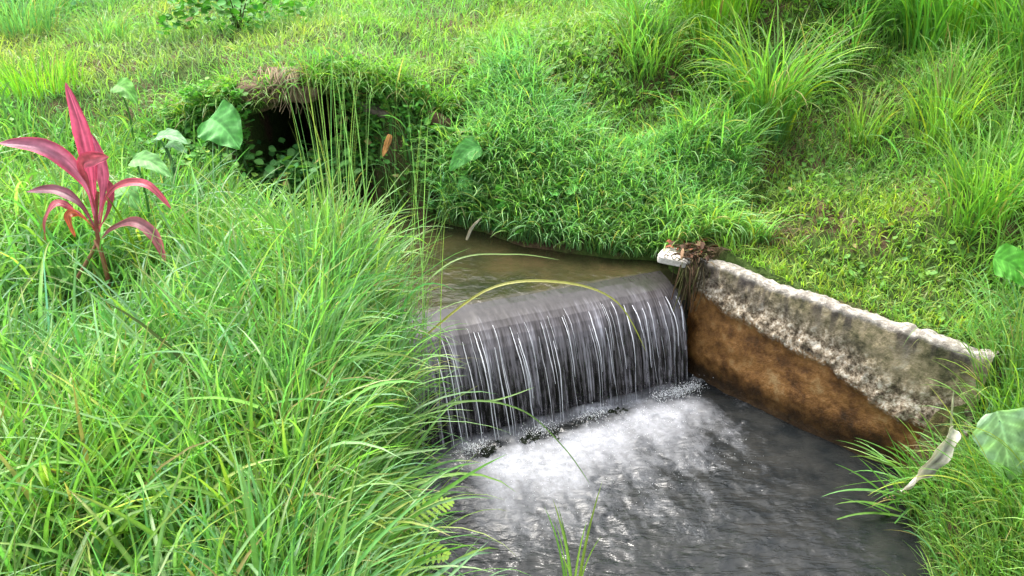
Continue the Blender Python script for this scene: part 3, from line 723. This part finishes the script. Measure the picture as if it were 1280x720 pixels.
# ---------------------------------------------------------------- countable plants
def tuft(label, u0, Y, n, hmin, hmax, wmin, wmax, spread, lean, bend, colr, group=None, z=None, azc=None, azs=9, yel=.1, cat='grass tuft', sp_ang=.6, name='grass_tuft', xy=None, zfix=None):
    x = at(u0, 360, Y)[0] if xy is None else xy[0]
    # x at ground depth: iterate on the ground height
    yy = Y if xy is None else xy[1]
    if xy is None:
        for _ in range(4):
            z0 = float(surf(np.array([x]), np.array([yy]))[0])
            dep = yy * math.cos(PITCH) + (CAM_H - z0) * math.sin(PITCH); x = (u0 - 640) / FPX * dep
    z0 = float(surf(np.array([x]), np.array([yy]))[0])
    if zfix is not None: z0 = zfix
    root = empty(name, (x, yy, z0))
    r = spread * np.sqrt(RS.rand(n)); a = RS.rand(n) * 6.28
    px_, py_ = x + r * np.cos(a), yy + r * np.sin(a)
    P = np.c_[px_, py_, (np.maximum(surf(px_, py_), z0 - .12) - .01) if zfix is None else np.full(n, zfix)]
    if azc is None: az = a + RS.normal(0, sp_ang, n)
    else: az = azc + RS.normal(0, azs, n)
    H = U(hmin, hmax, n)
    V, Q, C = blades(P, H, U(wmin, wmax, n), az, np.abs(RS.normal(lean, lean * .7 + .02, n)), U(bend[0], bend[1], n), 10, gcol(n, colr, .17, yel), fold=.35, midrib=.3, pw=1.6, tip=(RS.rand(n) < .2) * .7)
    fastmesh('blades', V, Q, M_GRASS, root, C)
    tag(root, label, cat, group); return root
GT = 'tall grass tufts on the slopes'
tuft('big fountain-shaped tuft of pale arching grass on the slope above the retaining wall', 955, 5.15, 300, .45, .95, .009, .018, .16, .12, (.5, 2.4), (.14, .29, .055), GT)
tuft('bright green tuft behind the big fountain-shaped tuft, at the top of the slope', 890, 6.1, 300, .55, 1.1, .009, .018, .28, .1, (.3, 1.7), (.16, .33, .035), GT)
tuft('dense dark tuft of long blades in the top corner of the slope', 1190, 5.6, 420, .6, 1.15, .010, .020, .34, .12, (.4, 2.0), (.12, .29, .04), GT)
tuft('tuft at the frame edge beside the dense dark corner tuft', 1290, 4.9, 260, .45, .9, .009, .017, .22, .15, (.5, 2.1), (.13, .28, .05), GT)
tuft('small upright light tuft halfway up the slope under the corner tuft', 1175, 4.7, 190, .3, .6, .006, .012, .14, .2, (.3, 1.5), (.17, .31, .05), GT)
tuft('loose tuft of thin blades at the slope foot above the bright heart-shaped leaf', 1225, 3.9, 210, .25, .55, .006, .012, .18, .2, (.4, 1.8), (.13, .28, .045), GT)
tuft('low tuft between the stream mound and the big fountain-shaped tuft', 810, 5.7, 200, .25, .5, .006, .012, .18, .2, (.4, 1.9), (.14, .28, .055), GT)
tuft('tall tuft between the bright green tuft and the dense dark corner tuft', 1010, 6.3, 260, .5, 1.0, .009, .018, .28, .1, (.4, 1.9), (.14, .30, .04), GT)
tuft('small pale tuft on the slope right of the big fountain-shaped tuft', 1080, 5.0, 90, .2, .42, .006, .011, .12, .25, (.4, 1.8), (.18, .30, .05), GT)
tuft('wide drooping tuft at the frame edge below the edge tuft', 1285, 4.3, 220, .3, .65, .007, .013, .2, .2, (.5, 2.1), (.12, .28, .05), GT)
tuft('bluish tuft on the crown of the stream-side mound', 700, 5.15, 200, .15, .34, .006, .010, .3, .2, (.4, 1.9), (.13, .29, .08), GT)
tuft('soft tuft at the wall side of the stream mound', 880, 4.75, 200, .15, .36, .006, .010, .22, .2, (.4, 2.0), (.12, .28, .07), GT)
tuft('hazy bluish tuft in the far left corner beyond the turf', 30, 7.6, 260, .3, .6, .008, .014, .35, .2, (.4, 1.8), (.14, .31, .12), GT)
tuft('bright lime tuft of short grass at the left frame edge', 45, 5.7, 300, .15, .34, .006, .011, .3, .15, (.2, 1.2), (.17, .38, .04), GT)
tuft('small pale tuft on the turf between the far left tuft and the shrub', 130, 7.0, 140, .2, .4, .007, .012, .2, .25, (.4, 1.9), (.16, .33, .10), GT)
# tall thin culms by the weir
tuft('tall thin upright reed culms rising from the left bank above the weir', 490, 3.15, 60, .6, 1.55, .004, .0075, .22, .03, (.0, .24), (.17, .30, .11), 'reed clumps at the stream edge', name='reed_clump', cat='reed clump', xy=(-.54, 3.08), yel=.02)
tuft('sparse pair of pale tall culms standing before the culvert mouth', 420, 3.5, 15, .8, 1.35, .0045, .007, .09, .04, (.0, .25), (.19, .29, .09), 'reed clumps at the stream edge', name='reed_clump', cat='reed clump', xy=(-.76, 3.3), yel=.02)
tuft('thick clump of long narrow blades fanning over the weir end', 500, 3.0, 220, .3, .70, .007, .017, .2, .18, (.2, 1.6), (.145, .30, .10), 'reed clumps at the stream edge', azc=.4, azs=1.6, xy=(-.66, 2.98))
tuft('sprawling clump of fine blades on the bank level with the waterfall foot', 480, 2.5, 220, .3, .60, .007, .017, .22, .22, (.3, 1.9), (.145, .30, .10), 'reed clumps at the stream edge', azc=.3, azs=1.7, xy=(-.62, 2.5))
tuft('slim upright tuft of pale blades in front of the foaming pool', 755, 1.95, 9, .34, .6, .010, .016, .03, .06, (.1, .5), (.20, .33, .09), xy=(.235, 2.30), zfix=Z2 - .03)
tuft('tuft of dark blades reaching from the pool bank over the water', 1150, 2.9, 60, .22, .42, .010, .018, .06, .75, (.3, 1.2), (.13, .31, .06), azc=math.pi * .95, azs=.45, xy=(1.74, 2.80))

# --- leaf along given points
def bez(pts, n):
    P = np.asarray(pts, float); m = len(P)
    t = np.linspace(0, m - 1, n); out = np.zeros((n, 3))
    for i, q in enumerate(t):
        k_ = min(int(q), m - 2); f = q - k_
        p0 = P[max(k_ - 1, 0)]; p1 = P[k_]; p2 = P[k_ + 1]; p3 = P[min(k_ + 2, m - 1)]
        out[i] = .5 * (2 * p1 + (p2 - p0) * f + (2 * p0 - 5 * p1 + 4 * p2 - p3) * f * f + (3 * p1 - p0 - 3 * p2 + p3) * f ** 3)
    return out
def ribbon(pts, w, wf_, face, fold=.3, n=22, across=4, colr=(.2, .2, .2), edgec=None, veins=0., ripple=0., seed=0, blot=.0):
    """leaf blade along pts; face: the direction its upper side looks"""
    C = bez(pts, n); T = np.gradient(C, axis=0); T /= np.linalg.norm(T, axis=1)[:, None]
    face = np.asarray(face, float)
    S = np.cross(T, face); S /= np.linalg.norm(S, axis=1)[:, None] + 1e-9; N_ = np.cross(S, T)
    V = np.zeros((n, 2 * across + 1, 3)); CC = np.zeros((n, 2 * across + 1, 3))
    base = np.array(colr, float); ec = base if edgec is None else np.array(edgec, float)
    for i in range(n):
        t = i / (n - 1); ww = w * wf_(t) * .5
        for j in range(-across, across + 1):
            q = j / across
            V[i, j + across] = C[i] + S[i] * ww * q * math.cos(fold * abs(q)) + N_[i] * (abs(q) * ww * fold + ripple * math.sin(t * 23 + seed + (3 if q > 0 else 0)) * abs(q) ** 2 * w)
            e_ = abs(q) ** 3; f = 1.25 if j == 0 else 1.
            if veins: f = 1 + veins * (1.3 if abs(q) < .08 else math.exp(-(((t * 7 - abs(q) * 1.7) % 1 - .5) / .13) ** 2))
            if blot: f *= 1 + blot * float(vnoise(q * 7 + seed, t * 2.2, 5) + .8 * vnoise(q * 3, t * 9 + seed, 6))
            CC[i, j + across] = (base * (1 - e_) + ec * e_) * f
    na = 2 * across + 1
    return V.reshape(-1, 3), gridq(na, n), CC.reshape(-1, 3)
cordw = lambda t: float(np.interp(t, [0, .14, .32, .52, .72, .9, 1], [.17, .18, .45, .95, 1, .5, .02]))
grw = lambda t: float(np.interp(t, [0, .1, .4, .7, .9, 1], [.5, .8, 1, .8, .45, .03]))
# cordyline
YC = 3.16
cp = empty('cordyline_plant', tuple(atz(128, 372, .0)))
tag(cp, 'small cordyline plant with pink and maroon leaves standing in the left bank grass', 'cordyline plant')
pp = lambda u, v, dy=0.: at(u, v, YC + dy)
tuft('long-bladed tuft hiding the end of the retaining wall', 1240, 3.0, 260, .3, .62, .006, .012, .17, .15, (.3, 1.8), (.15, .29, .05), 'tufts round the pool bank', xy=(2.12, 2.86))
tuft('spreading tuft on the pool bank under the big pale heart-shaped leaf', 1240, 2.5, 300, .25, .6, .006, .012, .2, .25, (.4, 2.0), (.14, .28, .05), 'tufts round the pool bank', xy=(2.0, 2.42))
tuft('lowest tuft on the pool bank, in the bottom corner of the photo', 1200, 2.1, 260, .25, .5, .006, .012, .16, .25, (.4, 2.0), (.14, .27, .05), 'tufts round the pool bank', xy=(1.72, 2.08))
M_STEM = leafmat('cordyline_stem', .6, .05, .3)
def stem(pts, r0, r1, colr, name='stem', parent=cp, m=M_STEM, n=16):
    C = bez(pts, n); V, Q = tube(C, np.linspace(r0, r1, n), 8); a_ = Ac(); a_.add(V, Q, colr); return a_.build(name, m, parent)
stem([pp(136, 385), pp(134, 345), pp(124, 305), pp(120, 275), pp(122, 240)], .010, .007, (.30, .10, .07))
stem([pp(88, 362, -.02), pp(104, 335, -.02), pp(120, 305), pp(122, 285)], .008, .007, (.33, .17, .10))
stem([pp(134, 350), pp(126, 318, -.02), pp(118, 300)], .006, .005, (.45, .20, .13))
def cleaf(pts, w, face, c1, c2, fold=.3, **k_):
    V, Q, C = ribbon(pts, w * .64, cordw, face, fold, 40, 7, c1, c2, ripple=.045, blot=.9, seed=RS.rand() * 6, **k_); a_ = Ac(); a_.add(V, Q, C); return a_.build('leaf', M_RED, cp)
pink, deep, mar, org = (.44, .10, .18), (.62, .08, .17), (.18, .06, .09), (.42, .13, .06)
cleaf([pp(122, 285), pp(117, 240, .0), pp(112, 205, -.01), pp(100, 155, -.02), pp(82, 103, -.0)], .105, (.3, -1, .25), pink, deep, .35)
cleaf([pp(122, 280), pp(128, 240, .05), pp(125, 205, .06), pp(112, 165, .06)], .085, (.7, -.8, .2), (.34, .10, .17), (.45, .10, .18), .35)
cleaf([pp(121, 285), pp(112, 240, -.02), pp(85, 203, -.05), pp(48, 183, -.08), pp(-4, 179, -.1)], .115, (-.1, -.75, .75), (.34, .13, .20), deep, .35)
cleaf([pp(122, 270), pp(112, 232, -.04), pp(104, 205, -.07), pp(122, 198, -.11), pp(136, 196, -.14)], .10, (-.3, -.9, .3), (.45, .10, .14), deep, .4)
cleaf([pp(119, 285), pp(100, 255, .02), pp(70, 238, .05), pp(32, 240, .06)], .075, (0, -.55, .85), mar, (.22, .04, .07), .3)
cleaf([pp(119, 288), pp(98, 265, -.05), pp(72, 255, -.08), pp(58, 275, -.1), pp(57, 300, -.1)], .075, (-.6, -.5, .6), (.40, .10, .13), (.48, .06, .10), .3)
cleaf([pp(119, 286), pp(100, 268, -.03), pp(86, 270, -.05), pp(94, 296, -.06)], .06, (-.3, -.9, .4), org, (.5, .10, .05), .3)
cleaf([pp(124, 290), pp(132, 250, .0), pp(152, 231, .0), pp(185, 232, -.02), pp(215, 262, -.03)], .062, (.3, -.6, .8), (.46, .10, .13), deep, .35)
cleaf([pp(124, 302), pp(140, 286, -.03), pp(168, 278, -.06), pp(192, 295, -.09), pp(207, 328, -.1)], .082, (.4, -.65, .65), (.28, .11, .13), (.45, .12, .13), .35)
cleaf([pp(122, 290), pp(136, 262, .06), pp(138, 235, .09), pp(128, 222, .1)], .05, (.2, -.9, .4), (.26, .05, .08), (.33, .05, .08), .3)

# taro plants
tarow = lambda t: float(np.interp(t, [0, .06, .16, .3, .5, .7, .88, 1], [.35, .72, .96, 1.0, .88, .60, .26, .02]))
def taro(label, leaf_list, colr, ybase, ubase, vbase, name='taro_plant', cat='taro plant', group='broad heart-shaped leaves in the grass'):
    z0 = None
    b = at(ubase, vbase, ybase)
    b[2] = float(surf(np.array([b[0]]), np.array([b[1]]))[0])
    root = empty(name, tuple(b))
    for (u0, v0, u1, v1, dy, wpx, fx) in leaf_list:
        p0 = at(u0, v0, ybase); p1 = at(u1, v1, ybase + dy)
        mid = (p0 + p1) / 2 + np.array([0, 0, .03])
        wm = wpx / FPX * (ybase / math.cos(PITCH))
        V, Q, C = ribbon([p0, mid, p1], wm, tarow, fx, .2, 70, 12, colr, None, veins=.45, ripple=.05, seed=u0, blot=.5)
        a_ = Ac(); a_.add(V, Q, C); a_.build('leaf', M_LEAF, root)
        a0 = p0 + (p1 - p0) * .12
        C2 = bez([b, (b + a0) / 2 + np.array([.02, .0, .05]), a0], 12); V, Q = tube(C2, np.linspace(.007, .004, 12), 6)
        a_ = Ac(); a_.add(V, Q, np.array(colr) * .8); a_.build('stalk', M_LEAF, root)
    tag(root, label, cat, group); return root
taro('green heart-shaped leaf just left of the dark culvert mouth', [(262, 148, 300, 186, -.12, 55, (0, -.75, .65))], (.11, .33, .09), 4.75, 275, 215)
taro('low broad leaves with a folded pale one between cordyline and culvert', [(195, 172, 235, 180, -.1, 20, (0, -.4, .9)), (205, 184, 234, 192, -.1, 16, (0, -.4, .9))], (.16, .32, .15), 4.3, 214, 205)
taro('small heart-shaped leaf in the grass above the cordyline top', [(145, 106, 172, 130, -.1, 24, (0, -.6, .8))], (.12, .31, .06), 4.95, 158, 136)
taro('broad leaves half hidden behind the cordyline', [(165, 200, 215, 222, -.1, 26, (0, -.5, .85)), (150, 232, 172, 262, -.1, 34, (0, -.7, .7))], (.14, .33, .10), 3.55, 178, 262)
taro('oval leaf on a stalk at the stream edge under the mound', [(600, 182, 562, 214, -.06, 28, (0, -.8, .6)), (572, 230, 590, 246, -.05, 20, (0, -.8, .6))], (.10, .30, .075), 4.75, 575, 262)
taro('big pale heart-shaped leaf by the pool bank, nearest to the wall end', [(1246, 514, 1262, 606, -.05, 84, (-.2, -.9, .45))], (.30, .46, .27), 2.55, 1270, 640)
taro('bright heart-shaped leaf on the slope edge above the retaining wall', [(1242, 322, 1290, 360, -.05, 44, (-.2, -.8, .6))], (.11, .36, .05), 3.35, 1270, 400)

# bushy broad-leaved shrub beyond the berm
def shrub(label, u, v, Y, wid, hgt, n, size, colr):
    b = at(u, v, Y); b[2] = float(surf(np.array([b[0]]), np.array([b[1]]))[0])
    root = empty('leafy_shrub', tuple(b))
    a_ = Ac()
    for q in range(9):
        an = RS.rand() * 6.28; tipp = b + np.array([math.cos(an) * wid * .4 * RS.rand() * 1.4, math.sin(an) * wid * .25, hgt * U(.6, 1)])
        V, Q = tube(bez([b, (b + tipp) / 2 + np.array([0, 0, .05]), tipp], 8), np.linspace(.008, .003, 8), 5); a_.add(V, Q, np.array([.10, .12, .04]))
    a_.build('stems', M_LEAF, root)
    rr = RS.rand(n) ** .4; ph = RS.rand(n) * 6.28; ct = RS.uniform(0, 1, n)
    P = b + np.c_[rr * np.cos(ph) * wid / 2 * np.sqrt(1 - ct * ct * .8), rr * np.sin(ph) * wid / 2.6 * np.sqrt(1 - ct * ct * .8), rr * ct * hgt]
    lump = fbm(P[:, 0] * 5, P[:, 2] * 5 + P[:, 1] * 3, 2, 33); P = P[lump > -.12]; n = len(P)
    sz = U(.5, 1.2, n) * size
    V, Q, C = blades(P, sz, sz * U(.55, .8, n), RS.rand(n) * 6.28, U(.5, 1.4, n), U(.2, 1, n), 6, gcol(n, colr, .22, .02), kind='ovate', fold=.25, midrib=.25)
    fastmesh('leaves', V, Q, M_LEAF, root, C); tag(root, label, 'shrub', 'leafy shrubs beyond the berm')
shrub('wide leafy green shrub growing beyond the grassy berm', 300, 50, 6.9, 1.25, .55, 900, .085, (.07, .23, .03))
shrub('small leafy shrub at the top of the frame, right of the wide shrub', 640, 8, 8.0, .8, .35, 350, .07, (.10, .25, .04))
shrub('leafy shrub at the far left corner beyond the turf', 40, 40, 8.5, 1.6, .4, 600, .08, (.10, .26, .06))

# fern at the bottom of the bank
fb = np.array([-.45, 2.02, float(surf(np.array([-.45]), np.array([2.02]))[0])])
fern = empty('fern', tuple(fb)); tag(fern, 'yellow-green fern on the bank edge beside the pool', 'fern')
for az_, L_, el in ((.5, .28, .9), (-.3, .26, .8), (1.4, .25, 1.0), (2.6, .22, .8), (-1.2, .24, .7)):
    a_ = Ac(); n = 20
    D_ = np.array([math.cos(az_), math.sin(az_), 0]); S_d = np.array([-math.sin(az_), math.cos(az_), 0])
    C_ = bez([fb, fb + D_ * L_ * .35 + np.array([0, 0, L_ * el * .7]), fb + D_ * L_ + np.array([0, 0, L_ * el * .75])], n)
    V, Q = tube(C_, np.linspace(.0025, .001, n), 5); a_.add(V, Q, np.array([.16, .22, .05]))
    for i in range(3, n):
        t = i / n; ln = .075 * math.sin(t ** .8 * math.pi) * 1.0 + .008
        for sg in (-1, 1):
            p1 = C_[i] + S_d * sg * ln + D_ * ln * .35 + np.array([0, 0, -ln * .15])
            V, Q, C = ribbon([C_[i], (C_[i] + p1) / 2, p1], .014, grw, (0, 0, 1), .1, 6, 1, (.22, .36, .04)); a_.add(V, Q, C)
    a_.build('frond', M_LEAF, fern)

# single long blades and leaves that catch the eye
def single(name, label, cat, pts, w, face, c, group=None, m=M_GRASS, fold=.3):
    V, Q, C = ribbon(pts, w, grw, face, fold, 30, 4, c, ripple=.08 if m is M_DRY else 0, blot=1.3 if m is M_DRY else .3); a_ = Ac(); a_.add(V, Q, C); o = a_.build(name, m); tag(o, label, cat, group, 'thing'); return o
single('arching_grass', 'yellowing blade arching over the weir crest with its tip down in the fall', 'grass blade', [at(520, 430, 3.1), at(610, 362, 3.12), at(700, 353, 3.15), at(770, 377, 3.2), at(808, 440, 3.25)], .016, (0, -.4, 1), (.30, .30, .07), 'long blades arching over the water')
single('arching_grass', 'thin pale blade curving over the brown stream above the weir', 'grass blade', [at(470, 420, 3.1), at(560, 330, 3.3), at(640, 318, 3.4), at(700, 325, 3.5)], .009, (0, -.4, 1), (.22, .34, .11), 'long blades arching over the water')
single('arching_grass', 'long blade drooping across the waterfall foot towards the foam', 'grass blade', [at(500, 560, 2.7), at(570, 505, 2.72), at(650, 512, 2.75), at(705, 560, 2.8), at(738, 606, 2.8)], .010, (0, -.3, 1), (.14, .26, .06), 'long blades arching over the water')
single('arching_grass', 'short blade pointing across the middle of the waterfall', 'grass blade', [at(480, 540, 2.6), at(560, 505, 2.7), at(620, 500, 2.75), at(668, 484, 2.8)], .010, (0, -.4, 1), (.17, .30, .08), 'long blades arching over the water')
single('arching_grass', 'long pale blade lying over the grass low on the left bank', 'grass blade', [at(190, 700, 1.75), at(330, 650, 1.8), at(450, 580, 1.9), at(560, 560, 2.0), at(640, 570, 2.1)][:4], .016, (0, -.5, 1), (.20, .33, .13), 'long blades arching over the water')
single('arching_grass', 'stiff bright stem leaning up through the grass at the bottom left', 'grass blade', [at(140, 712, 1.7), at(205, 635, 1.75), at(232, 560, 1.8), at(240, 520, 1.85)], .010, (0, -1, .3), (.22, .36, .11), 'long blades arching over the water')
single('arching_grass', 'pale grass spike upright in the grass below the cordyline', 'grass blade', [at(152, 590, 2.15), at(147, 520, 2.2), at(142, 470, 2.25), at(122, 390, 2.3)], .016, (0, -1, .2), (.26, .38, .18), 'long blades arching over the water')
single('dead_leaf', 'curled grey-white dead leaf lying on the grass right of the pool', 'dead leaf', [at(1192, 536, 2.7), at(1175, 565, 2.62), at(1150, 590, 2.6), at(1126, 614, 2.62)], .085, (.5, -.5, .7), (.50, .49, .42), None, M_DRY, .6)
single('dry_stalk', 'pale broken stalk poking up over the curled dead leaf', 'dry stalk', [at(1187, 560, 2.72), at(1189, 520, 2.74), at(1192, 488, 2.75)], .012, (.0, -1, .2), (.45, .48, .34), None, M_DRY, .5)
single('hanging_leaf', 'orange-brown leaf hanging on the culms before the bank', 'dead leaf', [at(488, 168, 4.3), at(484, 180, 4.3), at(478, 196, 4.3)], .035, (0, -1, .1), (.38, .20, .08), None, M_DRY, .2)
single('bent_twig', 'pale thin twig sticking out of the stream by the mound', 'twig', [at(583, 300, 4.5), at(590, 284, 4.5), at(602, 272, 4.5)], .02, (0, -1, .2), (.50, .47, .38), None, M_DRY, .5)

# roots hanging from the culvert slab
hr = empty('hanging_roots', tuple(at(345, 95, 5.3))); tag(hr, 'dry pale roots and stems hanging over the culvert slab edge', 'hanging roots')
a_ = Ac()
for q in range(46):
    u = RS.normal(350, 15); L_ = U(14, 52); sw = RS.normal(0, 14)
    P_ = [at(u + RS.normal(0, 4), 84, 5.38), at(u, 94, 5.26), at(u + sw * .4, 96 + L_ * .5, 5.2), at(u + sw, 96 + L_, 5.18 + RS.normal(0, .03))]
    V, Q = tube(bez(P_, 10), np.linspace(.005, .0016, 10) * U(.6, 1.2), 5)
    a_.add(V, Q, np.array([.27, .20, .13]) * math.exp(RS.normal(0, .25)))
a_.build('roots', M_DRY, hr)
# debris caught at the wall end
a_ = Ac()
for q in range(150):
    c0 = np.array([.95, 3.99, -.185]) + RS.normal(0, 1, 3) * np.array([.06, .05, .012]); an = RS.rand() * 6.28; L_ = U(.03, .10)
    if q > 95: c0 = np.array([.93, 3.93, -.20]) + RS.normal(0, 1, 3) * np.array([.03, .03, .01])
    d_ = np.array([math.cos(an), math.sin(an), U(-.2, .5)]) * L_
    if q > 95: d_ = np.array([U(-.05, .02), U(-.07, .0), -U(.1, .26)])
    V, Q = tube(bez([c0, c0 + d_ * .5 + np.array([U(-.02, .02), -.02, .02]), c0 + d_], 7), U(.0015, .0035), 5)
    a_.add(V, Q, np.array([[.10, .06, .035], [.18, .14, .08], [.06, .045, .025], [.13, .13, .05]][RS.randint(4)]))
for q in range(60):
    c0 = np.array([.96, 4.02, -.18]) + RS.normal(0, 1, 3) * np.array([.07, .05, .015]); an = RS.rand() * 6.28; L_ = U(.03, .07)
    D_ = np.array([math.cos(an), math.sin(an), U(-.4, .5)]) * L_
    V, Q, C = ribbon([c0, c0 + D_ * .5 + np.array([0, 0, .01]), c0 + D_], .022, grw, (U(-.5, .5), U(-.5, .5), 1), .3, 8, 1, [(.22, .07, .035), (.10, .05, .03), (.24, .15, .09), (.08, .045, .03)][RS.randint(4)]); a_.add(V, Q, C)
o = a_.build('wall_end_debris', M_DRY); tag(o, kind='stuff')
# stones below the fall
M_ROCK = concrete('mossy_rock', [(.3, (.004, .006, .003)), (.5, (.010, .015, .006)), (.7, (.025, .028, .018))])
for q, (s, d, r) in enumerate([(.42, .20, .075), (.63, .19, .07), (.74, .21, .055), (.95, .18, .06), (1.12, .19, .05)]):
    p = wpt(s, d + .03 + .10 * (1 - s / Lw), Z2 - .01)
    o = block('wet_rock', p[0], p[1], p[2] - .012, r * 2.1, r * 1.2, r * .8, q * .8 + .3, M_ROCK, None, 20 + q, .11, .15, .1, .8)
    tag(o, ['dark mossy rock awash under the left end of the waterfall', 'dark mossy rock awash second from the left under the waterfall', 'small dark rock between foam bursts below the waterfall middle', 'dark mossy rock right of the waterfall middle at its foot', 'smallest dark rock at the foot of the waterfall, nearest the wall'][q], 'rock', 'wet rocks at the foot of the fall')
